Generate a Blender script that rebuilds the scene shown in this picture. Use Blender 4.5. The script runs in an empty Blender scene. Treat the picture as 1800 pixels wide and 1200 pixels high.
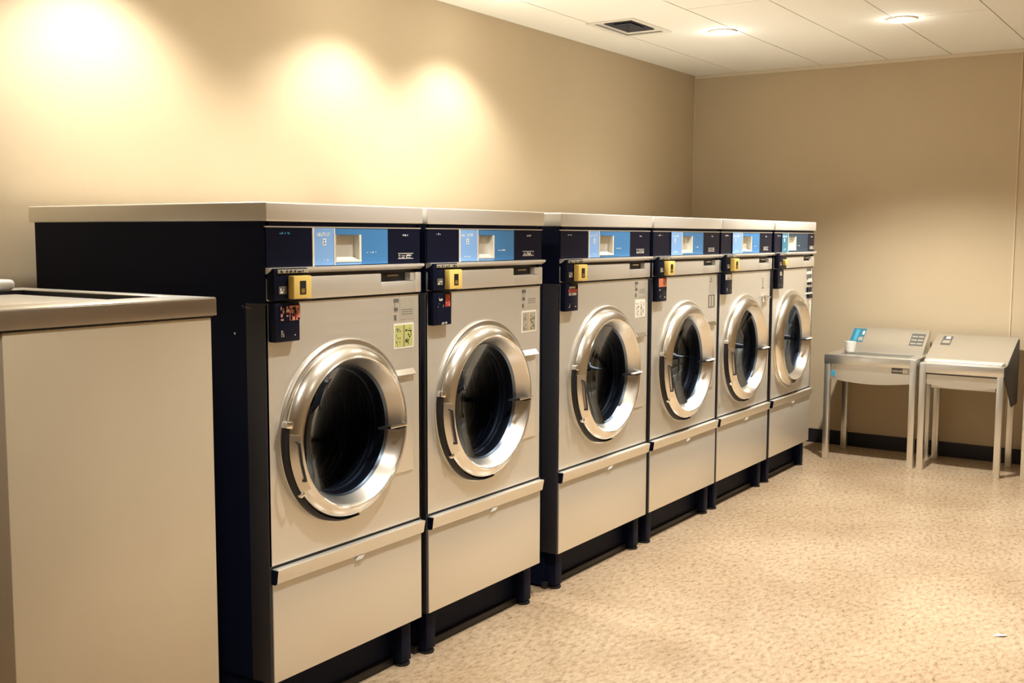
import bpy, bmesh, math, random
from mathutils import Vector, Matrix
C = bpy.context.scene.collection
S = bpy.context.scene
PI = math.pi

# ------------------------------------------------------------------ camera
YAW, PITCH, ROLL = math.radians(33.776), math.radians(-5.5138), math.radians(0.207)
FOC = 1923.13
fw = Vector((math.cos(PITCH)*math.cos(YAW), math.cos(PITCH)*math.sin(YAW), math.sin(PITCH)))
rt = fw.cross(Vector((0, 0, 1))).normalized()
up = rt.cross(fw)
r2 = math.cos(ROLL)*rt + math.sin(ROLL)*up
u2 = -math.sin(ROLL)*rt + math.cos(ROLL)*up
cd = bpy.data.cameras.new('camera')
cd.sensor_width = 36.0
cd.lens = FOC/1800*36
cam = bpy.data.objects.new('camera', cd)
C.objects.link(cam)
m = Matrix((r2, u2, -fw)).transposed().to_4x4()
m.translation = Vector((0, -2.5056, 1.6))
cam.matrix_world = m
S.camera = cam

# ------------------------------------------------------------------ world, view, lights
w = bpy.data.worlds.new('world'); S.world = w; w.use_nodes = True
w.node_tree.nodes['Background'].inputs[0].default_value = (1.0, 0.86, 0.62, 1)
w.node_tree.nodes['Background'].inputs[1].default_value = 0.05
S.view_settings.view_transform = 'Standard'
S.view_settings.look = 'None'
S.view_settings.exposure = 0.55
S.view_settings.gamma = 1.0
S.view_settings.use_curve_mapping = False

LAMP_COL = (1.0, 0.98, 0.925)
CEIL = 2.897
WY = 1.305          # wall behind the washers
WX = 8.36           # far wall
RY = -4.4           # opposite wall
FX = -2.2           # wall behind the camera
# (x, y, watts)
WALL_LAMPS = [(2.7, 0.87, 76), (4.12, 0.87, 58), (5.02, 0.87, 56)]
ROOM_LAMPS = [(6.645, 0.339, 18), (6.845, -0.717, 235),
              (4.9, -0.85, 140), (3.1, -0.95, 140), (1.2, -1.0, 75),
              (4.6, -2.9, 40), (2.4, -2.9, 70)]

# ------------------------------------------------------------------ materials
MATS = {}
def mat(name, col, rough=0.5, metal=0.0, spec=0.5, bump=None, var=None, coat=0.0, aniso=None, emit=None):
    if name in MATS: return MATS[name]
    mt = bpy.data.materials.new(name); mt.use_nodes = True
    nt = mt.node_tree; b = nt.nodes['Principled BSDF']
    b.inputs['Base Color'].default_value = (*col, 1)
    b.inputs['Roughness'].default_value = rough
    b.inputs['Metallic'].default_value = metal
    b.inputs['Specular IOR Level'].default_value = spec
    b.inputs['Coat Weight'].default_value = coat
    tc = nt.nodes.new('ShaderNodeTexCoord')
    if var:   # (scale vec, amount, detail)
        mp = nt.nodes.new('ShaderNodeMapping'); mp.inputs['Scale'].default_value = var[0]
        nz = nt.nodes.new('ShaderNodeTexNoise'); nz.inputs['Scale'].default_value = 1.0
        nz.inputs['Detail'].default_value = 4
        nt.links.new(tc.outputs['Object'], mp.inputs[0]); nt.links.new(mp.outputs[0], nz.inputs[0])
        rp = nt.nodes.new('ShaderNodeValToRGB')
        a = var[1]
        rp.color_ramp.elements[0].position = 0.3; rp.color_ramp.elements[1].position = 0.7
        rp.color_ramp.elements[0].color = (*[c*(1-a) for c in col], 1)
        rp.color_ramp.elements[1].color = (*[min(1, c*(1+a)) for c in col], 1)
        nt.links.new(nz.outputs[0], rp.inputs[0]); nt.links.new(rp.outputs[0], b.inputs['Base Color'])
    if aniso:  # (scale vec, roughness spread)
        mp = nt.nodes.new('ShaderNodeMapping'); mp.inputs['Scale'].default_value = aniso[0]
        nz = nt.nodes.new('ShaderNodeTexNoise'); nz.inputs['Scale'].default_value = 1.0
        nz.inputs['Detail'].default_value = 3
        nt.links.new(tc.outputs['Object'], mp.inputs[0]); nt.links.new(mp.outputs[0], nz.inputs[0])
        mr = nt.nodes.new('ShaderNodeMapRange')
        mr.inputs['To Min'].default_value = rough-aniso[1]; mr.inputs['To Max'].default_value = rough+aniso[1]
        nt.links.new(nz.outputs[0], mr.inputs[0]); nt.links.new(mr.outputs[0], b.inputs['Roughness'])
        bp = nt.nodes.new('ShaderNodeBump'); bp.inputs['Strength'].default_value = 0.06; bp.inputs['Distance'].default_value = 0.001
        nt.links.new(nz.outputs[0], bp.inputs['Height']); nt.links.new(bp.outputs[0], b.inputs['Normal'])
    if bump:  # (scale, strength)
        nz = nt.nodes.new('ShaderNodeTexNoise'); nz.inputs['Scale'].default_value = bump[0]
        nt.links.new(tc.outputs['Object'], nz.inputs[0])
        bp = nt.nodes.new('ShaderNodeBump'); bp.inputs['Strength'].default_value = bump[1]; bp.inputs['Distance'].default_value = 0.002
        nt.links.new(nz.outputs[0], bp.inputs['Height']); nt.links.new(bp.outputs[0], b.inputs['Normal'])
    if emit:
        b.inputs['Emission Color'].default_value = (*emit[0], 1); b.inputs['Emission Strength'].default_value = emit[1]
    MATS[name] = mt
    return mt

M_WALL = mat('wall_paint', (0.53, 0.42, 0.272), 0.7, bump=(60, 0.15), var=((1.5, 1.5, 1.5), 0.03))
M_CEIL = mat('ceiling_tile', (0.90, 0.86, 0.76), 0.9, bump=(180, 0.35))
M_GAP = mat('ceiling_gap', (0.22, 0.16, 0.09), 0.9)
M_STEEL = mat('brushed_steel', (0.87, 0.845, 0.775), 0.42, 0.75, aniso=((1.5, 1.5, 90), 0.06))
M_STEELH = mat('satin_steel_top', (0.94, 0.92, 0.86), 0.36, 0.55, aniso=((1.5, 60, 60), 0.05))
M_SINK = mat('sink_steel', (0.80, 0.79, 0.74), 0.30, 0.88)
M_CHROME = mat('polished_steel', (0.88, 0.87, 0.84), 0.16, 1.0)
M_RIM = mat('door_ring_steel', (0.80, 0.77, 0.71), 0.30, 0.95, aniso=((8, 8, 8), 0.05))
M_BLACK = mat('black_enamel', (0.005, 0.0075, 0.024), 0.5, spec=0.1)
M_OUTER = mat('ring_taper_steel', (0.88, 0.87, 0.83), 0.23, 1.0)
M_PANELB = mat('black_panel', (0.005, 0.007, 0.020), 0.35, spec=0.15)
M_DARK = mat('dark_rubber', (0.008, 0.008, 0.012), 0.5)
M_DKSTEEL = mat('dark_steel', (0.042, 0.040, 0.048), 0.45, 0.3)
M_BLUE = mat('blue_panel', (0.06, 0.22, 0.48), 0.35)
M_LBLUE = mat('light_blue_panel', (0.24, 0.46, 0.84), 0.35)
M_DBLUE = mat('deep_blue_panel', (0.02, 0.05, 0.09), 0.35)
M_YELLOW = mat('yellow_plastic', (0.80, 0.58, 0.16), 0.4)
M_WHITE = mat('white_ink', (0.85, 0.85, 0.83), 0.5)
M_CREAM = mat('cream_plastic', (0.80, 0.76, 0.66), 0.4)
M_GREEN = mat('yellow_green_label', (0.50, 0.50, 0.17), 0.5)
M_GREY = mat('grey_ink', (0.12, 0.115, 0.10), 0.5)
M_LGREY = mat('pale_grey_label', (0.48, 0.44, 0.35), 0.45, 0.3)
M_RED = mat('red_sticker', (0.45, 0.045, 0.03), 0.5)
M_PINK = mat('pink_sticker', (0.62, 0.24, 0.17), 0.5)
M_ORANGE = mat('orange_sticker', (0.65, 0.17, 0.07), 0.5)
M_TEAL = mat('teal_sticker', (0.04, 0.18, 0.26), 0.4)
M_CYAN = mat('cyan_sticker', (0.06, 0.36, 0.55), 0.4)
M_BASEB = mat('black_baseboard', (0.008, 0.008, 0.013), 0.45)
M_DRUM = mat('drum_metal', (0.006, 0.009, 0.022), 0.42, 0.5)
M_LAMP = mat('lamp_lens', (1, 1, 1), 0.5, emit=((1.0, 0.93, 0.78), 14))
M_PAPER = mat('white_paper', (0.9, 0.88, 0.82), 0.8)

def floor_mat():
    mt = bpy.data.materials.new('flecked_vinyl_floor'); mt.use_nodes = True
    nt = mt.node_tree; b = nt.nodes['Principled BSDF']; L = nt.links.new
    tc = nt.nodes.new('ShaderNodeTexCoord')
    mp = nt.nodes.new('ShaderNodeMapping'); mp.inputs['Rotation'].default_value = (0, 0, math.radians(56)); mp.inputs['Scale'].default_value = (1, 2.1, 1)
    L(tc.outputs['Object'], mp.inputs[0])
    n1 = nt.nodes.new('ShaderNodeTexNoise'); n1.inputs['Scale'].default_value = 25; n1.inputs['Detail'].default_value = 7; n1.inputs['Roughness'].default_value = 0.68
    n2 = nt.nodes.new('ShaderNodeTexNoise'); n2.inputs['Scale'].default_value = 1.6; n2.inputs['Detail'].default_value = 3
    n3 = nt.nodes.new('ShaderNodeTexNoise'); n3.inputs['Scale'].default_value = 55; n3.inputs['Detail'].default_value = 4; n3.inputs['Roughness'].default_value = 0.7
    for n in (n1, n3): L(mp.outputs[0], n.inputs[0])
    L(tc.outputs['Object'], n2.inputs[0])
    r1 = nt.nodes.new('ShaderNodeValToRGB'); e = r1.color_ramp.elements
    e[0].position = 0.30; e[0].color = (0.22, 0.135, 0.07, 1)
    e[1].position = 0.58; e[1].color = (0.575, 0.445, 0.30, 1)
    k = e.new(0.44); k.color = (0.48, 0.35, 0.222, 1)
    L(n1.outputs[0], r1.inputs[0])
    r3 = nt.nodes.new('ShaderNodeValToRGB'); e = r3.color_ramp.elements
    e[0].position = 0.30; e[0].color = (0.55, 0.46, 0.38, 1); e[1].position = 0.42; e[1].color = (1, 1, 1, 1)
    L(n3.outputs[0], r3.inputs[0])
    r2_ = nt.nodes.new('ShaderNodeValToRGB'); e = r2_.color_ramp.elements
    e[0].position = 0.35; e[0].color = (0.84, 0.80, 0.76, 1); e[1].position = 0.65; e[1].color = (1, 1, 1, 1)
    L(n2.outputs[0], r2_.inputs[0])
    x1 = nt.nodes.new('ShaderNodeMix'); x1.data_type = 'RGBA'; x1.blend_type = 'MULTIPLY'; x1.inputs[0].default_value = 1
    x2 = nt.nodes.new('ShaderNodeMix'); x2.data_type = 'RGBA'; x2.blend_type = 'MULTIPLY'; x2.inputs[0].default_value = 1
    L(r1.outputs[0], x1.inputs[6]); L(r3.outputs[0], x1.inputs[7]); L(x1.outputs[2], x2.inputs[6]); L(r2_.outputs[0], x2.inputs[7])
    L(x2.outputs[2], b.inputs['Base Color'])
    b.inputs['Roughness'].default_value = 0.22
    b.inputs['Specular IOR Level'].default_value = 0.45
    bp = nt.nodes.new('ShaderNodeBump'); bp.inputs['Strength'].default_value = 0.12; bp.inputs['Distance'].default_value = 0.002
    L(n1.outputs[0], bp.inputs['Height']); L(bp.outputs[0], b.inputs['Normal'])
    return mt
M_FLOOR = floor_mat()

def glass_mat():
    mt = bpy.data.materials.new('door_glass'); mt.use_nodes = True
    nt = mt.node_tree; nt.nodes.clear()
    o = nt.nodes.new('ShaderNodeOutputMaterial'); mx = nt.nodes.new('ShaderNodeMixShader')
    tr = nt.nodes.new('ShaderNodeBsdfTransparent'); tr.inputs[0].default_value = (0.48, 0.55, 0.66, 1)
    gl = nt.nodes.new('ShaderNodeBsdfGlossy'); gl.inputs[0].default_value = (0.18, 0.21, 0.26, 1); gl.inputs['Roughness'].default_value = 0.04
    fr = nt.nodes.new('ShaderNodeFresnel'); fr.inputs[0].default_value = 1.16
    nt.links.new(fr.outputs[0], mx.inputs[0]); nt.links.new(tr.outputs[0], mx.inputs[1]); nt.links.new(gl.outputs[0], mx.inputs[2])
    nt.links.new(mx.outputs[0], o.inputs[0])
    return mt
M_GLASS = glass_mat()

# ------------------------------------------------------------------ mesh helpers
class MB:
    def __init__(s): s.bm = bmesh.new(); s.mats = []
    def _mi(s, m):
        if m is None: return 0
        if m not in s.mats: s.mats.append(m)
        return s.mats.index(m)
    def _add(s, bm2, m):
        mi = s._mi(m)
        for f in bm2.faces: f.material_index = mi
        me = bpy.data.meshes.new('t'); bm2.to_mesh(me); bm2.free(); s.bm.from_mesh(me); bpy.data.meshes.remove(me)
        return s
    def box(s, x0, x1, y0, y1, z0, z1, m=None, bev=0.0, seg=2, mtx=None):
        b = bmesh.new(); bmesh.ops.create_cube(b, size=1)
        for v in b.verts:
            v.co = Vector(((x0+x1)/2+v.co.x*(x1-x0), (y0+y1)/2+v.co.y*(y1-y0), (z0+z1)/2+v.co.z*(z1-z0)))
        if bev > 0: bmesh.ops.bevel(b, geom=list(b.edges), offset=bev, segments=seg, profile=0.5, affect='EDGES')
        if mtx: bmesh.ops.transform(b, matrix=mtx, verts=b.verts)
        return s._add(b, m)
    def cyl(s, c, r, h, axis='Z', m=None, n=24, r2=None, bev=0):
        b = bmesh.new(); bmesh.ops.create_cone(b, cap_ends=True, segments=n, radius1=r, radius2=r if r2 is None else r2, depth=h)
        if bev: bmesh.ops.bevel(b, geom=[e for e in b.edges if abs(e.verts[0].co.z-e.verts[1].co.z) < 1e-6], offset=bev, segments=2, affect='EDGES')
        R = {'Z': Matrix(), 'Y': Matrix.Rotation(PI/2, 4, 'X'), 'X': Matrix.Rotation(PI/2, 4, 'Y')}[axis]
        bmesh.ops.transform(b, matrix=Matrix.Translation(c) @ R, verts=b.verts)
        return s._add(b, m)
    def lathe(s, cx, cz, prof, m=None, n=72, a0=0, a1=2*PI, closed=False):
        """revolve profile [(r, y)] about the y-direction axis through (cx, cz)"""
        b = bmesh.new(); full = abs(a1-a0-2*PI) < 1e-6; cnt = n if full else n+1
        rows = []
        for i in range(cnt):
            a = a0+(a1-a0)*i/n
            rows.append([b.verts.new((cx+r*math.cos(a), y, cz+r*math.sin(a))) for r, y in prof])
        k = len(prof)
        for i in range(n):
            A, B = rows[i], rows[(i+1) % cnt]
            for j in range(k if closed else k-1):
                q = (A[j], A[(j+1) % k], B[(j+1) % k], B[j])
                b.faces.new(q)
        if closed and not full:
            b.faces.new(rows[0]); b.faces.new(rows[-1][::-1])
        bmesh.ops.remove_doubles(b, verts=b.verts, dist=1e-6)
        bmesh.ops.recalc_face_normals(b, faces=b.faces)
        return s._add(b, m)
    def prism(s, pts, axis, a, b_, m=None, bev=0):
        """extrude a polygon along an axis; pts are the two other coordinates in order"""
        b = bmesh.new()
        def mk(p, t):
            return {'X': (t, p[0], p[1]), 'Y': (p[0], t, p[1]), 'Z': (p[0], p[1], t)}[axis]
        A = [b.verts.new(mk(p, a)) for p in pts]; B = [b.verts.new(mk(p, b_)) for p in pts]
        b.faces.new(A); b.faces.new(B[::-1])
        for i in range(len(pts)):
            j = (i+1) % len(pts); b.faces.new((A[i], A[j], B[j], B[i]))
        bmesh.ops.recalc_face_normals(b, faces=b.faces)
        if bev: bmesh.ops.bevel(b, geom=list(b.edges), offset=bev, segments=2, affect='EDGES')
        return s._add(b, m)
    def plate_hole(s, x0, x1, z0, z1, y0, y1, cx, cz, r, m=None, n=96):
        b = bmesh.new()
        ang = [2*PI*i/n for i in range(n)]
        for X in (x0, x1):
            for Z in (z0, z1): ang.append(math.atan2(Z-cz, X-cx) % (2*PI))
        ang = sorted(ang); ins, out = [], []
        for a in ang:
            c, t = math.cos(a), math.sin(a)
            k = min(((x1-cx)/c if c > 1e-9 else (x0-cx)/c if c < -1e-9 else 1e9), ((z1-cz)/t if t > 1e-9 else (z0-cz)/t if t < -1e-9 else 1e9))
            ins.append((cx+r*c, cz+r*t)); out.append((cx+k*c, cz+k*t))
        def row(ps, y): return [b.verts.new((p[0], y, p[1])) for p in ps]
        IF, OF, IB, OB = row(ins, y0), row(out, y0), row(ins, y1), row(out, y1)
        N = len(ang)
        for i in range(N):
            j = (i+1) % N
            b.faces.new((IF[i], IF[j], OF[j], OF[i])); b.faces.new((IB[i], OB[i], OB[j], IB[j]))
            b.faces.new((IF[i], IB[i], IB[j], IF[j])); b.faces.new((OF[i], OF[j], OB[j], OB[i]))
        bmesh.ops.recalc_face_normals(b, faces=b.faces)
        return s._add(b, m)
    def tube(s, pts, r, m=None, n=10):
        b = bmesh.new(); rows = []
        P = [Vector(p) for p in pts]
        for i, p in enumerate(P):
            d = (P[min(i+1, len(P)-1)]-P[max(i-1, 0)]).normalized()
            a = d.orthogonal().normalized() if i == 0 else (a - d*a.dot(d)).normalized()
            c = d.cross(a)
            rows.append([b.verts.new(p+r*(math.cos(t)*a+math.sin(t)*c)) for t in [2*PI*k/n for k in range(n)]])
        for i in range(len(P)-1):
            for k in range(n):
                b.faces.new((rows[i][k], rows[i][(k+1) % n], rows[i+1][(k+1) % n], rows[i+1][k]))
        b.faces.new(rows[0][::-1]); b.faces.new(rows[-1])
        bmesh.ops.recalc_face_normals(b, faces=b.faces)
        return s._add(b, m)
    def arc_taper(s, cx, cz, a0, a1, fn, m=None, n=48):
        b = bmesh.new(); rows = []
        for i in range(n+1):
            a = a0+(a1-a0)*i/n
            rows.append([b.verts.new((cx+r*math.cos(a), y, cz+r*math.sin(a))) for r, y in fn(i/n)])
        k = len(rows[0])
        for A, B in zip(rows, rows[1:]):
            for j in range(k): b.faces.new((A[j], A[(j+1) % k], B[(j+1) % k], B[j]))
        b.faces.new(rows[0]); b.faces.new(rows[-1][::-1])
        bmesh.ops.recalc_face_normals(b, faces=b.faces)
        return s._add(b, m)
    def marks(s, x, z, wd, ht, y, m, seed=0, cell=0.0045, dens=0.55):
        """a patch of small ink strokes, raised 0.4 mm, filling wd x ht"""
        rnd = random.Random(seed)
        nx = max(2, int(wd/cell)); nz = max(1, int(ht/(cell*1.3)))
        for i in range(nx):
            for j in range(nz):
                if rnd.random() < dens:
                    a = x+wd*i/nx; c = z+ht*j/nz
                    ww = cell*rnd.choice([0.45, 0.9, 0.9]); hh = cell*1.3*rnd.choice([0.5, 0.95])
                    s.box(a, a+ww, y-0.0006, y, c, c+hh, m)
        return s
    def build(s, name, m=None, parent=None, smooth=True, loc=(0, 0, 0)):
        me = bpy.data.meshes.new(name); s.bm.to_mesh(me); s.bm.free()
        if m is not None and not s.mats: me.materials.append(m)
        else:
            for q in s.mats: me.materials.append(q if q else m)
        if smooth:
            me.shade_smooth()
            try: me.set_sharp_from_angle(angle=math.radians(38))
            except Exception: pass
        o = bpy.data.objects.new(name, me); C.objects.link(o); o.location = loc
        if parent: o.parent = parent
        return o

def tag(o, label=None, cat=None, group=None, kind=None):
    if label: o['label'] = label
    if cat: o['category'] = cat
    if group: o['group'] = group
    if kind: o['kind'] = kind
    return o
def thing(name, loc, label, cat, group=None, rz=0):
    o = bpy.data.objects.new(name, None); C.objects.link(o); o.location = loc; o.rotation_euler.z = rz
    o.empty_display_size = 0.1
    return tag(o, label, cat, group)
def struct(mb, name, m): return tag(mb.build(name, m, smooth=False), kind='structure')

# ------------------------------------------------------------------ room shell
T = 0.12
struct(MB().box(FX-T, WX+T, RY-T, WY+T, -0.15, 0.0), 'floor', M_FLOOR)
struct(MB().box(FX-T, WX+T, WY, WY+T, 0, CEIL+0.02), 'wall_left', M_WALL)
struct(MB().box(WX, WX+T, RY, WY, 0, CEIL+0.02), 'wall_back', M_WALL)
struct(MB().box(FX-T, WX+T, RY-T, RY, 0, CEIL+0.02), 'wall_right', M_WALL)
struct(MB().box(FX-T, FX, RY, WY, 0, CEIL+0.02), 'wall_front', M_WALL)
# ceiling: tiles with narrow seams, in one mesh
rows = [WY, 0.92, 0.25, -0.24, -0.68, -1.21, -1.75, -2.28, -2.81, -3.34, -3.87, RY]
cross = {2: [5.9, 4.3, 2.7, 1.1, -0.5], 4: [6.83, 5.2, 3.6, 2.0, 0.4], 0: [3.2, 0.8], 1: [4.8, 2.4, 0.0], 3: [4.9, 3.3, 1.7, 0.1]}
cb = MB(); g = 0.0035
for i in range(len(rows)-1):
    xs = [FX] + sorted(cross.get(i, [6.1-0.5*(i % 2), 4.5, 2.9, 1.3, -0.3])) + [WX]
    for a, b_ in zip(xs, xs[1:]):
        if i == 1:   # leave the opening for the air vent in this row
            if a <= 6.2 < b_:
                cb.box(a+g, 5.97, rows[i+1]+g, rows[i]-g, CEIL, CEIL+0.015, M_CEIL)
                cb.box(6.45, b_-g, rows[i+1]+g, rows[i]-g, CEIL, CEIL+0.015, M_CEIL)
                cb.box(5.97, 6.45, rows[i+1]+g, 0.635, CEIL, CEIL+0.015, M_CEIL)
                continue
        cb.box(a+g, b_-g, rows[i+1]+g, rows[i]-g, CEIL, CEIL+0.015, M_CEIL)
cb.box(FX-T, WX+T, RY-T, WY+T, CEIL+0.12, CEIL+0.2, M_GAP)
for yy in rows[1:-1]: cb.box(FX, WX, yy-0.008, yy+0.008, CEIL+0.016, CEIL+0.02, M_GAP)
for i in range(len(rows)-1):
    for xx in cross.get(i, [6.1-0.5*(i % 2), 4.5, 2.9, 1.3, -0.3]): cb.box(xx-0.008, xx+0.008, rows[i+1], rows[i], CEIL+0.016, CEIL+0.02, M_GAP)
struct(cb, 'ceiling', None)
struct(MB().box(WX-0.014, WX-0.0005, RY+0.01, WY-0.001, 0.0, 0.107, bev=0.003), 'baseboard_back', M_BASEB)
struct(MB().box(FX+0.02, WX-0.02, WY-0.012, WY-0.0005, 0.0, 0.107, bev=0.003), 'baseboard_left', M_BASEB)
struct(MB().box(WX-0.022, WX-0.0005, RY+0.01, WY-0.01, CEIL-0.026, CEIL-0.0005, bev=0.002), 'trim_1', mat('pale_trim', (0.66, 0.57, 0.42), 0.7))
struct(MB().box(WX-0.009, WX-0.0005, WY-0.010, WY-0.0005, 0.11, CEIL-0.03, bev=0.003), 'trim_2', mat('corner_bead', (0.62, 0.50, 0.33), 0.6))
struct(MB().box(WX-0.008, WX-0.0005, -1.152, -1.140, 0.11, CEIL-0.03, bev=0.002), 'trim_3', MATS['corner_bead'])

# ------------------------------------------------------------------ ceiling lamps
def ceiling_lamp(x, y, watts, label, half_deg=60, blend=0.6):
    t = thing('ceiling_light', (x, y, CEIL), label, 'ceiling light', 'round ceiling downlights')
    MB().lathe(0, 0, [(0.066, -0.001), (0.088, -0.001), (0.088, -0.007), (0.074, -0.011), (0.066, -0.006)], None, 48, closed=True).build('trim_ring', M_CREAM, t)
    o = MB().lathe(0, 0, [(0.0, -0.009), (0.04, -0.0085), (0.067, -0.004)], None, 48).build('lens', M_LAMP, t)
    for c in t.children: c.rotation_euler = (PI/2, 0, 0)
    ld = bpy.data.lights.new('lamp_light', 'SPOT'); ld.energy = watts; ld.color = LAMP_COL
    ld.spot_size = math.radians(2*half_deg); ld.spot_blend = blend; ld.shadow_soft_size = 0.05
    lo = bpy.data.objects.new('lamp_light', ld); C.objects.link(lo); lo.location = (0, 0, -0.03); lo.parent = t
    ld = bpy.data.lights.new('ceiling_fill', 'POINT'); ld.energy = 1.1; ld.color = LAMP_COL; ld.shadow_soft_size = 0.03  # added point light below the lens, lifts the ceiling around it
    lo = bpy.data.objects.new('ceiling_fill', ld); C.objects.link(lo); lo.location = (0, 0, -0.055); lo.parent = t
for i, (x, y, p) in enumerate(WALL_LAMPS):
    ceiling_lamp(x, y, p, 'recessed round ceiling light close to the wall above the row of washers')
for i, (x, y, p) in enumerate(ROOM_LAMPS):
    lab = ['bright round ceiling light just right of the square air vent', 'bright round ceiling light farthest right, above the steel sinks'][i] if i < 2 else 'round ceiling light over the open floor, outside the photographed view'
    ceiling_lamp(x, y, p, lab, *((60, 0.6) if i < 2 else (49, 0.6)))

# ------------------------------------------------------------------ air vent
t = thing('air_vent', (6.21, 0.775, CEIL), 'square ceiling air vent with dark slots near the left wall', 'air vent')
fr = MB()
def ring(mb, hx, hy, wd, z0, z1, m=None):
    mb.box(-hx, hx, hy-wd, hy, z0, z1, m); mb.box(-hx, hx, -hy, -hy+wd, z0, z1, m)
    mb.box(-hx, -hx+wd, -hy+wd, hy-wd, z0, z1, m); mb.box(hx-wd, hx, -hy+wd, hy-wd, z0, z1, m)
ring(fr, 0.26, 0.165, 0.035, -0.006, -0.001)
fr.build('frame', M_CREAM, t, False)
for k in range(3):
    s1 = 1-0.27*k; s0 = s1-0.20
    lv = MB(); b = bmesh.new(); hx, hy = 0.222, 0.128
    def q(s_, z): return [b.verts.new((sx*hx*s_, sy*hy*s_, z)) for sx, sy in ((-1, -1), (1, -1), (1, 1), (-1, 1))]
    A, B, A2, B2 = q(s1, 0.004), q(s0, 0.045), q(s1-0.02, 0.001), q(s0-0.02, 0.042)
    for i in range(4):
        j = (i+1) % 4
        b.faces.new((A[i], A[j], B[j], B[i])); b.faces.new((A2[i], B2[i], B2[j], A2[j])); b.faces.new((A[i], A2[i], A2[j], A[j])); b.faces.new((B[i], B[j], B2[j], B2[i]))
    bmesh.ops.recalc_face_normals(b, faces=b.faces)
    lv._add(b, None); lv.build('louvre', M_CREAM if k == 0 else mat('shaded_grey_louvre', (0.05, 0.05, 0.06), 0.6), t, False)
db = MB(); ring(db, 0.232, 0.137, 0.006, 0.0, 0.1); db.box(-0.23, 0.23, -0.135, 0.135, 0.09, 0.1)
db.build('duct_box', M_DARK, t, False)

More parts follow.
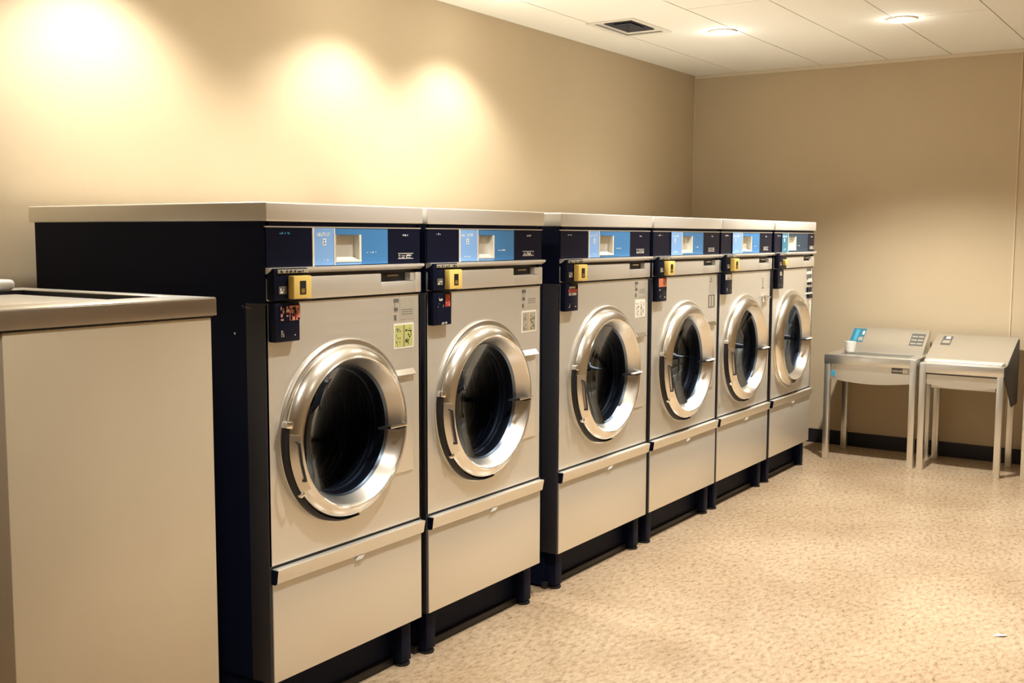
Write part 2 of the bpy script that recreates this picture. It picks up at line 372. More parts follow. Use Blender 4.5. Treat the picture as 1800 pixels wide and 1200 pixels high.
# ------------------------------------------------------------------ big front-load washers
def washer(idx, x0, x1, blues, label, opts):
    W = x1-x0
    t = thing('washing_machine', (x0, 0, 0), label, 'washing machine', 'six large front-load washers in a row')
    cx, cz, K = W*opts.get('cxf', 0.5), opts.get('cz', 0.945), opts.get('k', 1.0)
    def sc(p): return [(r_*K, y_) for r_, y_ in p]
    TOP, CAPB, D = 1.701, 1.642, 1.19
    # cabinet: side, back, top and bottom sheets, open at the front
    b = MB()
    b.box(0, 0.012, 0.02, D, 0.172, CAPB); b.box(W-0.012, W, 0.02, D, 0.172, CAPB)
    b.box(0.012, W-0.012, D-0.012, D, 0.172, CAPB)
    b.box(0.012, W-0.012, 0.02, D-0.012, 0.172, 0.184); b.box(0.012, W-0.012, 0.02, D-0.012, CAPB-0.012, CAPB)
    b.box(-0.001, 0.02, 0.0, 0.03, 1.39, CAPB-0.003); b.box(W-0.02, W+0.001, 0.0, 0.03, 1.39, CAPB-0.003)
    b.build('cabinet', M_BLACK, t, False)
    for xs in ((-0.003, 0.010), (W-0.010, W+0.003)):
        MB().box(xs[0], xs[1], 0.0, 0.085, 0.172, 1.389, bev=0.002).build('side_trim', M_DKSTEEL, t)
    if idx == 0:
        for (yy, zz) in ((0.097, 1.378), (0.136, 1.29)):
            MB().cyl((-0.001, yy, zz), 0.004, 0.004, 'X', n=12).build('screw', M_CHROME, t)
        MB().tube([(-0.004, 0.085, 1.375), (-0.004, 0.055, 1.371)], 0.0022).build('hinge_pin', M_GREY, t)
    MB().box(-0.004, W+0.004, -0.014, 1.222, CAPB, TOP, bev=0.005, seg=3).build('top_cap', M_STEELH, t)
    # control panel
    p = MB()
    p.box(0.004, W-0.004, 0.0, 0.02, 1.628, 1.640, M_BLACK)
    p.box(0.0, W, -0.006, 0.02, 1.6235, 1.6275, M_STEEL)
    xb0, xw0, xw1, xb1 = blues
    p.box(0.004, xb0-0.008, -0.004, 0.02, 1.500, 1.6235, M_PANELB)
    p.box(xb1, W-0.004, -0.004, 0.02, 1.500, 1.6235, M_PANELB)
    p.box(xb0-0.008, xb0, -0.007, 0.02, 1.500, 1.6235, M_CREAM if idx < 3 else M_BLACK)
    pan = p.build('control_panel', None, t, False)
    q = MB()
    mb_ = opts.get('blue', M_BLUE); ml_ = opts.get('lblue', M_LBLUE)
    q.box(xb0, xw0, -0.005, 0.02, 1.502, 1.6235, ml_)
    q.box(xw0, xw0+0.005, -0.0065, 0.02, 1.502, 1.6235, M_CREAM)
    q.box(xw1, xb1, -0.004, 0.02, 1.502, 1.6235, mb_); q.box(xw0+0.005, xw1, -0.004, 0.02, 1.602, 1.6235, mb_)
    q.box(xw0+0.005, xw1, -0.004, 0.02, 1.502, 1.513, ml_ if idx < 2 else mb_)
    q.marks(xb0+0.012, 1.597, (xw0-xb0)*0.65, 0.012, -0.005, M_WHITE, 10+idx)
    q.box(xb0+0.040, xb0+0.056, -0.0058, -0.005, 1.567, 1.589, M_WHITE); q.box(xb0+0.044, xb0+0.050, -0.0062, -0.0058, 1.580, 1.585, M_BLUE); q.box(xb0+0.044, xb0+0.052, -0.0062, -0.0058, 1.571, 1.576, M_BLUE)
    q.marks(xb0+0.028, 1.517, (xw0-xb0)*0.4, 0.010, -0.005, M_WHITE, 20+idx)
    q.marks(xw1+0.030, 1.540, 0.05, 0.008, -0.004, M_WHITE, 30+idx)
    q.build('blue_display_face', None, t, False)
    q = MB()   # the recessed steel coin tray in the blue face
    a, c = xw0+0.005, xw1
    q.box(a, c, 0.018, 0.022, 1.513, 1.602, M_STEEL); q.box(a, a+0.006, -0.006, 0.02, 1.513, 1.602, M_STEEL)
    q.box(c-0.010, c, -0.006, 0.02, 1.513, 1.602, M_CREAM); q.prism([(-0.007, 1.511), (0.018, 1.511), (0.018, 1.527), (-0.007, 1.516)], 'X', a, c, M_CREAM)
    q.box(a+(c-a)*0.25, c-0.014, -0.005, 0.0, 1.5985, 1.602, M_GREY)
    q.build('coin_tray', None, t, False)
    q = MB()
    q.marks(0.06, 1.603, 0.05 if idx != 1 else 0.035, 0.009, -0.0045, M_WHITE if idx else M_CYAN, 40+idx, 0.005)
    q.build('panel_lettering', None, pan, False); q = MB()
    q.marks(xb1+(W-xb1)*0.45, 1.598, 0.03, 0.013, -0.0045, M_WHITE, 50+idx, 0.005)
    q.build('panel_lettering', None, pan, False); q = MB()
    xx = xb1+(W-xb1)*0.30; q.box(xx-0.001, xx+0.086, -0.0045, -0.003, 1.516, 1.538, M_PANELB)
    q.box(xx, xx+0.085, -0.0052, -0.004, 1.517, 1.519, M_CREAM); q.box(xx, xx+0.085, -0.0052, -0.004, 1.535, 1.537, M_CREAM)
    q.marks(xx+0.004, 1.521, 0.078, 0.012, -0.0045, M_CREAM, 60+idx, 0.004)
    q.build('panel_lettering', None, pan, False)
    # upper drawer (soap compartment) with a ledge above
    q = MB()
    q.prism([(-0.024, 1.4990), (0.02, 1.4990), (0.02, 1.480), (-0.006, 1.480), (-0.024, 1.491)], 'X', 0.002, W-0.002)
    q.build('ledge', M_STEELH, t)
    hx0, hx1 = W-0.225, W-0.035
    q = MB()
    hz0, hz1 = 1.438, 1.470
    q.box(0.004, hx0, -0.010, 0.02, 1.396, 1.468, bev=0.003)
    q.box(hx0-0.001, hx1, -0.010, 0.02, 1.396, hz0, bev=0.003)
    q.box(hx1-0.001, W-0.004, -0.010, 0.02, 1.396, 1.468, bev=0.003)
    dr = q.build('soap_drawer', M_STEEL, t)
    q = MB(); q.box(hx0, hx1, 0.012, 0.02, hz0, hz1, M_DARK)
    q.box(0.004, W-0.004, 0.010, 0.02, 1.4685, 1.4795, M_DKSTEEL); q.prism([(-0.012, 1.462), (0.012, 1.466), (0.012, 1.460), (-0.012, 1.457)], 'X', hx0+0.03, hx0+0.09, M_CHROME)  # full-width dark strip paints the shade under the ledge; chrome bar is the grip
    q.box(hx1-0.035, hx1-0.012, -0.012, 0.012, hz0+0.002, hz1-0.003, M_STEEL)
    q.build('handle', None, dr, False)
    # front panel with the round opening
    MB().plate_hole(0.0, W, 0.556, 1.388, 0.0, 0.018, cx, cz, 0.245*K).build('front_panel', M_STEEL, t)
    MB().box(0.006, W-0.006, 0.006, 0.02, 0.545, 0.557).build('seam_strip', M_DARK, t, False); MB().box(0.0, W, 0.006, 0.02, 1.387, 1.397).build('seam_strip', M_DARK, t, False)
    # coin box
    q = MB()
    q.box(0.004, 0.152, -0.035, 0.0, 1.398, 1.497, M_PANELB, 0.004)
    q.box(0.018, 0.150, -0.040, -0.034, 1.482, 1.494, M_LGREY, 0.001)
    q.marks(0.022, 1.484, 0.12, 0.008, -0.0405, M_DARK, 70+idx, 0.006)
    q.box(0.022, 0.055, -0.038, -0.034, 1.418, 1.442, M_GREY); q.marks(0.026, 1.420, 0.026, 0.018, -0.0384, M_CREAM, 80+idx, 0.006)
    cbx = q.build('coin_box', None, t)
    q = MB(); xo = 0.066 if idx else 0.062
    q.box(xo, xo+0.078, -0.062, -0.036, 1.402, 1.474, M_YELLOW, 0.003)
    q.box(xo+0.026, xo+0.052, -0.0632, -0.061, 1.416, 1.458, M_DARK)
    q.box(xo+0.030, xo+0.046, -0.0640, -0.063, 1.420, 1.434, mat('brass_slot', (0.35, 0.24, 0.06), 0.4, 0.5))
    if idx < 5: tag(q.build('coin_slide', None, cbx), 'yellow plastic coin slide with a dark slot')
    else:
        q.bm.free(); q = MB(); q.box(0.07, 0.11, -0.058, -0.036, 1.418, 1.455, M_YELLOW, 0.003); tag(q.build('coin_slide', None, cbx), 'small yellow coin slide')
    # card / price box below
    q = MB()
    q.box(0.010, 0.118, -0.030, 0.0, 1.268, 1.390, M_PANELB, 0.004)
    q.marks(0.036, 1.284, 0.014, 0.022, -0.0304, M_LGREY, 90+idx, 0.005, 0.7); q.marks(0.088, 1.286, 0.010, 0.010, -0.0304, M_CREAM, 95+idx, 0.005, 0.6)
    cb_ = q.build('price_box', None, t)
    q = MB(); st = opts.get('sticker', 'pink'); y = -0.0305
    if st == 'pink':
        q.box(0.030, 0.118, y-0.001, y, 1.333, 1.382, M_PANELB)
        q.box(0.072, 0.117, y-0.0016, y, 1.334, 1.380, M_PINK); q.marks(0.034, 1.335, 0.04, 0.045, y-0.001, M_PINK, 3, 0.008, 0.5); q.marks(0.076, 1.337, 0.036, 0.04, y-0.0018, M_PANELB, 31, 0.007, 0.25); q.marks(0.074, 1.335, 0.042, 0.046, y-0.001, M_PINK, 5, 0.010, 0.85); q.marks(0.045, 1.362, 0.03, 0.014, y-0.0014, M_CREAM, 6, 0.006, 0.6); q.marks(0.080, 1.345, 0.03, 0.025, y-0.0016, M_RED, 8, 0.008, 0.3)
    elif st == 'redgrey':
        q.box(0.028, 0.114, y-0.001, y, 1.270, 1.384, M_PANELB); q.marks(0.030, 1.335, 0.04, 0.045, y-0.001, M_GREY, 13, 0.007, 0.6); q.box(0.078, 0.108, y-0.0014, y, 1.336, 1.382, M_RED); q.marks(0.080, 1.338, 0.026, 0.04, y-0.0016, M_PINK, 15, 0.007, 0.4); q.marks(0.04, 1.36, 0.02, 0.012, y-0.0014, M_CREAM, 16, 0.006, 0.5)
        q.marks(0.055, 1.272, 0.04, 0.006, y-0.001, M_CREAM, 19, 0.006, 0.7)
    elif st == 'red':
        q.box(0.028, 0.110, y-0.0005, y, 1.335, 1.380, M_PANELB); q.box(0.030, 0.108, y-0.001, y, 1.352, 1.366, M_RED); q.box(0.038, 0.09, y-0.001, y, 1.369, 1.377, M_LGREY); q.box(0.034, 0.1, y-0.001, y, 1.338, 1.350, M_LGREY); q.marks(0.04, 1.34, 0.05, 0.03, y-0.0012, M_GREY, 23, 0.007, 0.3)
    elif st == 'orange':
        q.box(0.018, 0.113, y-0.0005, y, 1.32, 1.387, M_PANELB); q.box(0.020, 0.112, y-0.001, y, 1.343, 1.386, M_ORANGE); q.marks(0.022, 1.345, 0.085, 0.036, y-0.001, M_LGREY, 33, 0.009, 0.4); q.marks(0.03, 1.325, 0.03, 0.008, y-0.001, M_WHITE, 34, 0.008, 0.8)
    elif st == 'cream':
        q.box(0.018, 0.112, y-0.001, y, 1.352, 1.383, M_CREAM); q.marks(0.035, 1.358, 0.055, 0.017, y-0.001, M_DARK, 43, 0.007, 0.5)
    else:
        q.box(0.045, 0.085, y-0.001, y, 1.352, 1.378, M_LGREY); q.marks(0.05, 1.33, 0.03, 0.012, y-0.001, M_LGREY, 53, 0.006, 0.5)
    tag(q.build('sticker', None, cb_, False), {'pink': 'pink and red picture sticker', 'redgrey': 'grey and red picture sticker', 'red': 'red striped sticker', 'orange': 'orange and grey sticker', 'cream': 'cream sticker with dark letters'}.get(st, 'pale round sticker'))
    # notices on the right
    q = MB(); xr = W-0.15
    if idx in (0, 1, 2):
        q.box(xr+0.035, xr+0.115, -0.0012, 0, 1.300, 1.378, M_LGREY if idx == 0 else M_STEEL)
        q.box(xr+0.002, xr+0.028, -0.002, 0, 1.362, 1.376, M_GREY); q.box(xr+0.006, xr+0.022, -0.002, 0, 1.330, 1.362, M_LGREY)
        q.box(xr+0.006, xr+0.022, -0.0024, 0, 1.332, 1.344, M_GREY); q.box(xr+0.004, xr+0.014, -0.002, 0, 1.300, 1.318, M_GREY)
        for k in range(3): q.box(xr+0.045, xr+0.105, -0.0016, 0, 1.318+0.008*k, 1.320+0.008*k, M_GREY)
        tag(q.build('instruction_label', None, t, False), 'grey pictogram label')
    elif idx == 3:
        q.box(xr+0.03, xr+0.10, -0.0012, 0, 1.215, 1.385, M_LGREY)
        q.prism([(xr+0.036, 1.345), (xr+0.062, 1.345), (xr+0.049, 1.378)], 'Y', -0.002, -0.0012, M_GREY); q.prism([(xr+0.042, 1.349), (xr+0.056, 1.349), (xr+0.049, 1.366)], 'Y', -0.0024, -0.0018, M_LGREY)
        q.marks(xr+0.034, 1.328, 0.032, 0.012, -0.0014, M_GREY, 5, 0.006)
        q.build('instruction_label', None, t, False)
    elif idx == 4:
        q.box(xr+0.01, xr+0.03, -0.0012, 0, 1.28, 1.345, M_LGREY); q.box(xr+0.005, xr+0.035, -0.002, 0, 1.28, 1.284, M_GREY)
        q.build('instruction_label', None, t, False)
        q = MB(); q.box(W-0.145, W-0.100, -0.022, 0, 1.195, 1.235, M_CHROME, 0.004); q.cyl((W-0.095, -0.018, 1.222), 0.006, 0.09, 'X', M_CHROME, 12)
        tag(q.build('hasp_lock', None, t), 'small chrome hasp')
    if idx < 3:
        q = MB(); xa, xc = W-0.150, W-0.038
        q.box(xa, xc, -0.0012, 0, 1.196, 1.286, M_CREAM)
        q.box(xa+0.006, xc-0.006, -0.0018, 0, 1.202, 1.280, M_GREEN if idx == 0 else M_LGREY if idx == 1 else M_CREAM)
        q.box((xa+xc)/2-0.002, (xa+xc)/2+0.002, -0.0022, 0, 1.202, 1.280, M_GREY if idx == 0 else M_YELLOW)
        q.marks(xa+0.012, 1.208, 0.032, 0.064, -0.002, M_GREY, 101+idx, 0.006, 0.35); q.marks((xa+xc)/2+0.008, 1.208, 0.036, 0.064, -0.002, M_GREY if idx else M_DARK, 111+idx, 0.006, 0.5)
        tag(q.build('warning_label', None, t, False), 'small yellow-green warning label' if idx == 0 else 'small pale warning label')
    elif idx == 3:
        q = MB(); q.box(W-0.13, W-0.045, -0.0016, 0, 1.20, 1.272, M_GREY); q.box(W-0.124, W-0.10, -0.0022, 0, 1.206, 1.266, M_LGREY); q.box(W-0.09, W-0.062, -0.0022, 0, 1.206, 1.266, M_LGREY)
        q.build('warning_label', None, t, False)
    elif idx == 5:
        q = MB(); xa = W-0.125; rnd = random.Random(4)
        zz = 1.385
        for k, (h_, mm) in enumerate([(0.02, M_GREY), (0.02, M_CREAM), (0.03, M_GREY), (0.025, M_CREAM), (0.02, M_PANELB), (0.015, M_LGREY), (0.035, M_PANELB), (0.012, M_CREAM), (0.03, M_PANELB)]):
            q.box(xa+rnd.uniform(0, 0.02), xa+0.075+rnd.uniform(0, 0.02), -0.006-0.001*k, 0, zz-h_, zz, mm); zz -= h_
        tag(q.build('warning_label', None, t, False), 'column of black and white labels')
        q = MB(); q.lathe(xa+0.045, zz-0.03, [(0.012, -0.016), (0.018, -0.016), (0.018, -0.012), (0.012, -0.012)], M_CREAM, 20, closed=True); q.box(xa+0.038, xa+0.052, -0.017, -0.012, zz-0.115, zz-0.045, M_CREAM, 0.003)
        tag(q.build('hanging_key', None, t), 'pale key hanging below the labels')
    # hinge cover plate right of the door
    if idx < 4:
        q = MB()
        q.box(W-0.16, W-0.045, -0.006, 0.0, 0.745, 1.115, None, 0.005, 3)
        q.build('hinge_cover', M_STEEL, t)
        MB().prism([(-0.022, 1.100), (-0.004, 1.122), (-0.004, 1.100)], 'X', W-0.150, W-0.045, None, 0.002).build('hinge_lip', M_CHROME, t)
    # door
    rim = MB()
    rim.lathe(cx, cz, sc([(0.245, -0.001), (0.317, -0.001), (0.318, -0.006), (0.314, -0.010), (0.300, -0.010), (0.298, -0.007), (0.245, -0.007)]), M_RIM, 96, closed=True)
    rg = rim.build('door_flange', None, t)
    d = MB()
    dz = cz-0.004
    tilt = M_RIM
    d.lathe(cx, dz, sc([(0.298, -0.008), (0.303, -0.014), (0.301, -0.022), (0.284, -0.042), (0.264, -0.051)]), M_OUTER, 96)
    d.lathe(cx, dz, sc([(0.264, -0.051), (0.260, -0.054), (0.2565, -0.051)]), M_CHROME, 96)
    d.lathe(cx, dz, sc([(0.2565, -0.051), (0.248, -0.040), (0.226, 0.004), (0.222, 0.010)]), M_RIM, 96)
    door = d.build('door', None, t)
    g_ = MB(); g_.lathe(cx, dz, sc([(0.0, 0.050), (0.07, 0.047), (0.13, 0.038), (0.19, 0.016), (0.2265, -0.002)]), None, 64)
    g_.build('glass', M_GLASS, door)
    g_ = MB(); g_.lathe(cx, dz, sc([(0.232, 0.011), (0.221, 0.011), (0.214, 0.030), (0.219, 0.050), (0.210, 0.070), (0.216, 0.092), (0.244, 0.095), (0.244, 0.03)]), None, 72)
    g_.build('gasket', M_DARK, t)
    # drum with ribs and three lifters
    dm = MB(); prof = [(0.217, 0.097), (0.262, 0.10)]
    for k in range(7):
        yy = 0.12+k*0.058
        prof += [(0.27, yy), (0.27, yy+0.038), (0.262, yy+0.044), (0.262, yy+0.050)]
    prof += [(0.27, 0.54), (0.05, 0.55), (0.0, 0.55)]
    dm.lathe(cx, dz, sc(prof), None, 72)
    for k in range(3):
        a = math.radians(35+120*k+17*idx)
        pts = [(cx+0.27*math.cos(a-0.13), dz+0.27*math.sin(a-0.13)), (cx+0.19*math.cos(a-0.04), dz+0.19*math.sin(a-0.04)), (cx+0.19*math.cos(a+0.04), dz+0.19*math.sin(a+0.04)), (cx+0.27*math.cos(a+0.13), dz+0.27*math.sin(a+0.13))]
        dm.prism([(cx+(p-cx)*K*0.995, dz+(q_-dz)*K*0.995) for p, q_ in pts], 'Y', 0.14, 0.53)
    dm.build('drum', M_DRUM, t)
    for k, yy in enumerate((0.050, 0.112, 0.23)):
        ri = (0.211, 0.236, 0.252)[k]
        rr = MB(); rr.lathe(cx, dz, sc([(ri, yy), (ri+0.010, yy), (ri+0.010, yy+0.009), (ri, yy+0.009)]), None, 72, closed=True)
        rr.build('drum_ring', mat('drum_ring_steel', (0.55, 0.58, 0.62), 0.3, 1.0), t)
    # handle on the left of the ring: bracket arc, grip bar, dark taper modelled for the ring's shade
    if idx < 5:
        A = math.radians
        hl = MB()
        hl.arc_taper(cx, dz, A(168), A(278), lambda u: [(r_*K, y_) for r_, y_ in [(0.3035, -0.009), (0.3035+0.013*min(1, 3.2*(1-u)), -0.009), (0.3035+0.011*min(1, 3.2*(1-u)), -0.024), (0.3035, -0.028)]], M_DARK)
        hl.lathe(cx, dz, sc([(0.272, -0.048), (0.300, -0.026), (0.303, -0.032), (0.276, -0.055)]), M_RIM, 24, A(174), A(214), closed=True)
        hb = hl.build('bracket_and_ring_shade', None, door)
        def clip(a_, r_, hx, hz, y0_):
            q_ = MB(); q_.box(-hx, hx, y0_, -0.011, -hz, hz, None, 0.004, 2, Matrix.Translation((cx+r_*K*math.cos(A(a_)), 0, dz+r_*K*math.sin(A(a_)))) @ Matrix.Rotation(-A(a_-180), 4, 'Y'))
            q_.build('bracket_clip', M_CHROME, hb)
        clip(168, 0.308, 0.015, 0.011, -0.036); clip(215, 0.304, 0.010, 0.007, -0.038)
        pts = [(cx+r_*K*math.cos(A(a_)), y_, dz+r_*K*math.sin(A(a_))) for a_, r_, y_ in [(178, 0.284, -0.042), (179, 0.288, -0.062), (185, 0.289, -0.066), (192, 0.289, -0.066), (199, 0.289, -0.066), (205, 0.288, -0.062), (206, 0.284, -0.042)]]
        MB().tube(pts, 0.0045).build('door_handle', M_DKSTEEL, door)
    # catch on the right inner side of the ring
    q = MB()
    q.box(cx+0.165*K, cx+0.262*K, -0.066, -0.050, dz-0.012, dz-0.004, M_WHITE if idx > 1 else M_CHROME, 0.003)
    q.prism([(cx+0.165*K, -0.005), (cx+0.225*K, -0.005), (cx+0.252*K, -0.060), (cx+0.215*K, -0.060)], 'Z', dz-0.020, dz-0.012, M_DARK)
    q.build('door_catch', None, door)
    # kick panel and its folded flange
    z1 = 0.546
    q = MB(); q.box(0.008, W-0.002, -0.004, 0.02, 0.172, 0.500, None, 0.002)
    kp = q.build('kick_panel', M_STEEL, t)
    q = MB()
    q.prism([(-0.024, z1), (0.004, z1), (0.004, 0.498), (-0.012, 0.498), (-0.016, 0.502)], 'X', 0.012, W-0.001, None, 0.0015)
    q.build('flange', M_STEEL, kp)
    q = MB(); q.prism([(-0.025, z1-0.002), (0.004, z1-0.002), (0.004, 0.497), (-0.013, 0.497), (-0.019, 0.501)], 'X', 0.0075, 0.0118)
    q.build('flange_end', M_BLACK, kp)
    q = MB(); xm = W*0.54; q.prism([(xm-0.022, 0.484), (xm+0.010, 0.484), (xm+0.020, 0.497), (xm-0.012, 0.497)], 'Y', -0.014, -0.0035)
    tag(q.build('tag', M_WHITE, kp), 'small white tab')
    # base
    q = MB()
    q.box(0.01, W-0.01, 0.075, 1.15, 0.012, 0.172)
    for xa in (0.022, W-0.092): q.box(xa, xa+0.055, 0.020, 0.08, 0.016, 0.172, None, 0.003)
    q.build('plinth', M_BLACK, t)
    MB().box(0.0, W, 0.060, 0.082, 0.0, 0.030, None, 0.002).build('floor_rail', mat('worn_black_steel', (0.03, 0.028, 0.03), 0.4, 0.3), t)
    for xa in (0.050, W-0.064):
        q = MB(); q.cyl((xa, 0.042, 0.006), 0.030, 0.012, n=24, bev=0.003); q.cyl((xa, 0.042, 0.014), 0.014, 0.012, n=12)
        q.build('foot', M_DARK, t)
        q = MB(); q.cyl((xa, 1.10, 0.006), 0.030, 0.012, n=24, bev=0.003); q.build('foot', M_DARK, t)
    return t

XA = [2.377, 3.173, 4.116, 5.020, 5.886, 6.738]
XB = [3.138, 3.968, 4.989, 5.866, 6.699, 7.515]
BL = [(0.211, 0.304, 0.438, 0.578), (0.207, 0.319, 0.436, 0.579), (0.255, 0.345, 0.488, 0.656), (0.21, 0.341, 0.478, 0.621), (0.167, 0.315, 0.468, 0.599), (0.136, 0.252, 0.405, 0.640)]
OPT = [dict(sticker='pink', cxf=0.468, k=0.975), dict(sticker='redgrey', cxf=0.467, k=1.015), dict(sticker='red', cxf=0.485, k=1.03, cz=0.947), dict(sticker='orange', cxf=0.488, k=1.03, cz=0.928), dict(sticker='cream', cxf=0.48, k=1.03, cz=0.926), dict(sticker='pale', cxf=0.455, k=1.02, cz=0.922, blue=M_DBLUE, lblue=M_TEAL)]
LAB = ['steel front-load washer nearest the camera, its wide black side showing, pink sticker',
       'second steel front-load washer from the left, grey and red sticker under its coin box',
       'third steel front-load washer from the left, after the wide gap, red striped sticker',
       'fourth steel front-load washer from the left, orange sticker and triangle label',
       'fifth steel front-load washer from the left, cream sticker and small chrome hasp',
       'front-load washer at the far end of the row, with column of black-and-white labels']
for i in range(6): washer(i, XA[i], XB[i], BL[i], LAB[i], OPT[i])

# ------------------------------------------------------------------ the cabinet-height machine at the left edge
t = thing('top_load_washer', (1.505, 0, 0), 'beige top-load washer with steel top at the left edge, in front of the black side', 'washing machine')
W2, D2 = 0.678, 0.97
q = MB(); q.box(0.012, W2-0.014, 0.006, D2-0.01, 0.03, 1.360, None, 0.004); q.build('body', mat('beige_panel', (0.66, 0.57, 0.42), 0.42, 0.3, var=((2, 2, 2), 0.04)), t)
MB().box(0.008, W2-0.010, 0.002, D2-0.006, 1.3605, 1.3655).build('shadow_gap', M_DARK, t, False)
for xa in (0.06, W2-0.06):
    for ya in (0.06, D2-0.07): MB().cyl((xa, ya, 0.015), 0.025, 0.03, n=16).build('foot', M_DARK, t)
q = MB(); Z0, Z1 = 1.366, 1.418
q.box(0, W2, 0.0, 0.15, Z0, Z1, None, 0.003); q.box(0, 0.07, 0.149, D2-0.001, Z0, Z1, None, 0.003); q.box(W2-0.075, W2, 0.149, D2-0.001, Z0, Z1, None, 0.003)
q.box(0.06, W2-0.07, 0.85, D2, Z0, Z1, None, 0.003)
q.build('top_frame', mat('satin_steel_rim', (0.70, 0.66, 0.58), 0.36, 0.9, aniso=((3, 60, 60), 0.05)), t)
MB().box(0.001, W2-0.001, -0.003, 0.0005, Z0-0.001, Z1-0.004, None, 0.001).build('front_shade_band', mat('shaded_steel_band', (0.40, 0.36, 0.31), 0.32, 0.9, aniso=((3, 3, 90), 0.05)), t)  # front face of the top, its darker colour imitates a dim reflection
MB().box(0.071, W2-0.076, 0.151, 0.849, Z0+0.001, Z0+0.012).build('shaded_well', M_DKSTEEL, t)  # recess floor coloured dark to carry the channel's shade
q = MB(); ring_box = [(0.071, 0.074, 0.151, 0.849), (W2-0.079, W2-0.076, 0.151, 0.849), (0.075, W2-0.080, 0.846, 0.849), (0.075, W2-0.080, 0.151, 0.154)]
for r_ in ring_box: q.box(*r_, Z0+0.0125, Z1-0.003)
q.build('shaded_well_liner', M_DKSTEEL, t)  # dark lining puts the recess shade into the inner faces' colour
q = MB(); q.box(0.09, W2-0.120, 0.24, 0.82, Z0+0.013, Z1-0.013, None, 0.006, 3)
q.build('lid', MATS['satin_steel_rim'], t)
q = MB(); q.box(0.06, W2-0.105, 0.84, 0.95, Z1, Z1+0.034, None, 0.014, 4)
tag(q.build('console', mat('white_enamel', (0.82, 0.80, 0.74), 0.35), t), 'raised white rounded console')

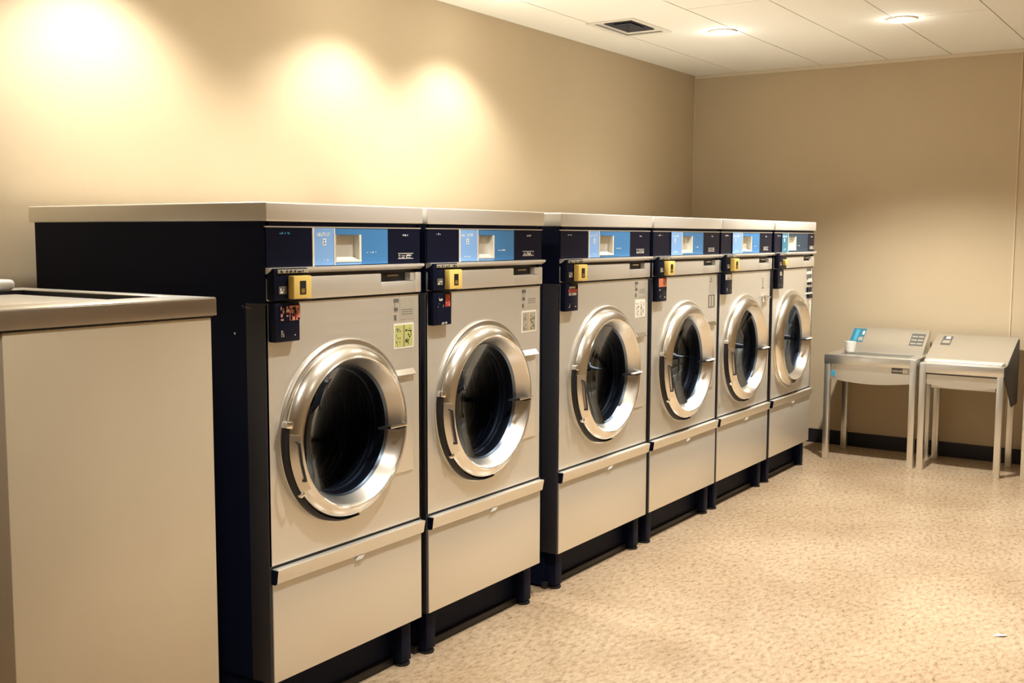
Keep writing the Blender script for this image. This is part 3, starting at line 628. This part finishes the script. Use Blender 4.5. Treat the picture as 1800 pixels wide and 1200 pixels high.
# ------------------------------------------------------------------ steel laundry sinks
SX = 7.767
def sink(y0, y1, H, kind, label):
    """y0 > y1; front faces -x"""
    t = thing('laundry_sink', (SX, y0, 0), label, 'sink', 'stainless steel laundry sinks along the far wall')
    Wd = y0-y1; Dp = 0.535
    Bx0 = 0.075; Bx1 = 0.29
    # top with basin opening
    q = MB()
    A = H-0.066
    q.box(0, Bx0, -Wd, 0, H-0.010, H, None, 0.002); q.box(Bx1, Dp-0.04, -Wd, 0, H-0.010, H, None, 0.002)
    q.box(Bx0-0.001, Bx1+0.001, -0.075, 0, H-0.010, H, None, 0.002); q.box(Bx0-0.001, Bx1+0.001, -Wd, -Wd+0.07, H-0.010, H, None, 0.002)
    q.build('worktop', M_SINK, t)
    q = MB(); q.box(-0.002, 0.012, -Wd, 0, A, H-0.002, None, 0.002)
    q.box(0.012, Dp-0.04, -0.010, 0.0, A, H-0.011, None, 0.002); q.box(0.012, Dp-0.04, -Wd, -Wd+0.010, A, H-0.011, None, 0.002)
    q.build('apron', M_SINK, t)
    q = MB()   # tub: front belly panel with a curved lower edge, inner bowl
    n = 16; pts = []
    zb = 0.585 if kind == 'open' else 0.60
    for k in range(n+1):
        s_ = k/n; yy = -0.045-(Wd-0.09)*s_
        pts.append((yy, zb-0.022*math.sin(PI*s_)))
    pts += [(-0.045-(Wd-0.09), A+0.006), (-0.045, A+0.006)]
    q.prism(pts, 'X', 0.018, 0.030)
    q.build('front_panel', M_SINK, t)
    q = MB()
    bx0, bx1, by0, by1, bz = 0.068, 0.298, -Wd+0.06, -0.066, H-0.17
    q.box(bx0, bx0+0.006, by0, by1, bz, H-0.010); q.box(bx1-0.006, bx1, by0, by1, bz, H-0.010)
    q.box(bx0+0.006, bx1-0.006, by0, by0+0.006, bz, H-0.010); q.box(bx0+0.006, bx1-0.006, by1-0.006, by1, bz, H-0.010)
    q.box(bx0, bx1, by0, by1, bz-0.006, bz)
    q.cyl((0.18, (by0+by1)/2, bz+0.001), 0.03, 0.004, m=None, n=20)
    q.build('basin', M_SINK, t)
    # legs
    for lx in (0.014, Dp-0.085):
        for ly in (-0.043, -Wd+0.001):
            full = lx < 0.1 and ((kind == 'open') == (ly < -0.1))
            q = MB(); q.box(lx-0.014-(0.005 if full else 0), lx+0.028, ly, ly+0.042, 0.0, H-0.003 if full else A, None, 0.004)
            q.build('leg', M_SINK, t)
    # sloped backsplash with return sides
    if kind == 'open': X0, ZB, X1, ZT = 0.30, H, Dp-0.022, 0.925
    else: X0, ZB, X1, ZT = 0.115, H+0.004, Dp-0.022, 0.906
    ya, yb = (-0.052, -Wd+0.034) if kind == 'open' else (0.0, -Wd)
    q = MB()
    nx_, nz_ = -(ZT-ZB), (X1-X0); L = math.hypot(nx_, nz_); nx_, nz_ = nx_/L*0.008, nz_/L*0.008
    q.prism([(X0, ZB), (X1, ZT), (X1+0.012, ZT), (X1+0.012, ZT-0.012), (X1-nx_*0, ZT-0.012), (X0+0.012, ZB-0.002)], 'Y', ya, yb, None)
    q.prism([(X0, ZB), (X0+0.010, ZB-0.005), (X1+0.012, ZT-0.012), (X1+0.012, H-0.06 if kind != 'open' else H-0.01), (X0+0.012, H-0.06 if kind != 'open' else H-0.01)], 'Y', ya, ya-0.008, None)
    q.prism([(X0, ZB), (X0+0.010, ZB-0.005), (X1+0.012, ZT-0.012), (X1+0.012, H-0.06 if kind != 'open' else H-0.01), (X0+0.012, H-0.06 if kind != 'open' else H-0.01)], 'Y', yb, yb+0.008, None)
    bs = q.build('backsplash', M_SINK, t)
    def slope(u):   # u along the slope 0..1
        return Vector((X0+(X1-X0)*u, 0, ZB+(ZT-ZB)*u))
    ang = math.atan2(ZT-ZB, X1-X0)
    def onslope(u0, u1, ya_, yb_, m, lift, mb):
        a, b_ = slope(u0), slope(u1); n_ = Vector((-math.sin(ang), 0, math.cos(ang)))
        pa, pb = a+n_*lift, b_+n_*lift
        mb.prism([(a.x, a.z), (pa.x, pa.z), (pb.x, pb.z), (b_.x, b_.z)], 'Y', ya_, yb_, m)
    if kind == 'open':
        q = MB(); onslope(0.40, 0.95, -0.060, -0.155, M_TEAL, 0.0012, q); onslope(0.45, 0.9, -0.085, -0.110, M_CYAN, 0.0018, q); onslope(0.45, 0.6, -0.12, -0.15, M_LGREY, 0.0018, q); onslope(0.7, 0.85, -0.135, -0.15, M_CREAM, 0.0018, q)
        tag(q.build('sticker', None, bs, False), 'teal and blue sticker')
        q = MB(); onslope(0.36, 0.84, -Wd+0.150, -Wd+0.055, M_GREY, 0.0012, q)
        for k in range(3): onslope(0.42+0.14*k, 0.47+0.14*k, -Wd+0.143, -Wd+0.105, M_LGREY, 0.0018, q); onslope(0.42+0.14*k, 0.47+0.14*k, -Wd+0.098, -Wd+0.062, M_LGREY, 0.0018, q)
        tag(q.build('label', None, bs, False), 'dark label with pale rows')
        q = MB(); q.box(0.0165, 0.018, -Wd+0.17, -Wd+0.055, 0.653, 0.693, M_GREY); q.box(0.0155, 0.0165, -Wd+0.095, -Wd+0.058, 0.657, 0.689, M_SINK)
        rr = random.Random(3)
        for k in range(14):
            yy = -Wd+0.165-k*0.0075; hh = rr.uniform(0.008, 0.018); q.box(0.0150, 0.0165, yy-0.004, yy, 0.672-hh/2, 0.672+hh/2, M_WHITE)
        tag(q.build('name_plate', None, t, False), 'small dark plate with pale letters')
        q = MB(); q.cyl((0.0165, -0.062, 0.632), 0.016, 0.003, 'X', M_CYAN, 20); q.box(0.015, 0.018, -0.075, -0.048, 0.605, 0.618, M_CYAN)
        tag(q.build('round_sticker', None, t, False), 'blue round sticker')
    else:
        q = MB(); onslope(0.60, 0.92, -0.050, -0.115, M_GREY, 0.0012, q); onslope(0.66, 0.76, -0.058, -0.108, M_LGREY, 0.0018, q); onslope(0.82, 0.9, -0.07, -0.10, M_CREAM, 0.0018, q)
        tag(q.build('label', None, bs, False), 'small grey label')
        q = MB(); q.box(0.012, 0.125, -Wd+0.012, -0.028, H-0.004, H+0.022, None, 0.010, 4)
        q.build('rolled_lip', M_STEELH, t)
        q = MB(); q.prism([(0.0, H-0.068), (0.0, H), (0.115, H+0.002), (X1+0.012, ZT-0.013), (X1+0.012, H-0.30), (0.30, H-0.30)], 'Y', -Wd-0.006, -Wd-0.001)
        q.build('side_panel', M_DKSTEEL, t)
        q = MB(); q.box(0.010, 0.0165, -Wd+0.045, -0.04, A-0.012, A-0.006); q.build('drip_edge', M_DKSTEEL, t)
    return t
sink(-0.020, -0.661, 0.762, 'open', 'steel laundry sink nearest the washers, with open basin and teal sticker')
sink(-0.682, -1.220, 0.745, 'closed', 'steel laundry sink right of the open one, with bright sloped back and rolled lip')
sink(-1.345, -1.883, 0.745, 'closed', 'steel laundry sink cut off at the right edge, only one front leg showing')
# cup on the first sink
q = MB()
tag(MB().lathe(0, 0, [(0.0, 0.0), (0.030, 0.0), (0.040, -0.075), (0.0375, -0.075), (0.029, -0.004), (0.0, -0.004)], None, 32).build('paper_cup', M_PAPER), 'white paper cup standing at the back left of the open sink', 'cup')
o = bpy.data.objects['paper_cup']; o.rotation_euler = (-PI/2, 0, 0); o.location = (8.035, -0.125, 0.7625)
# scrap on the floor
sc = MB(); b = bmesh.new()
pts = [(0.030, 0, 0.001), (0.018, 0.012, 0.004), (-0.005, 0.016, 0.006), (-0.028, 0.006, 0.003), (-0.026, -0.008, 0.001), (0.004, -0.014, 0.005), (0.02, -0.010, 0.002)]
A_ = [b.verts.new(p) for p in pts]; B_ = [b.verts.new((p[0], p[1], p[2]-0.001)) for p in pts]
b.faces.new(A_); b.faces.new(B_[::-1])
for i in range(7): b.faces.new((A_[i], B_[i], B_[(i+1) % 7], A_[(i+1) % 7]))
sc._add(b, None)
tag(sc.build('paper_scrap', M_PAPER, loc=(4.66, -1.766, 0.0)), 'tiny white paper scrap on the open floor at lower right', 'paper scrap').rotation_euler.z = 2.2
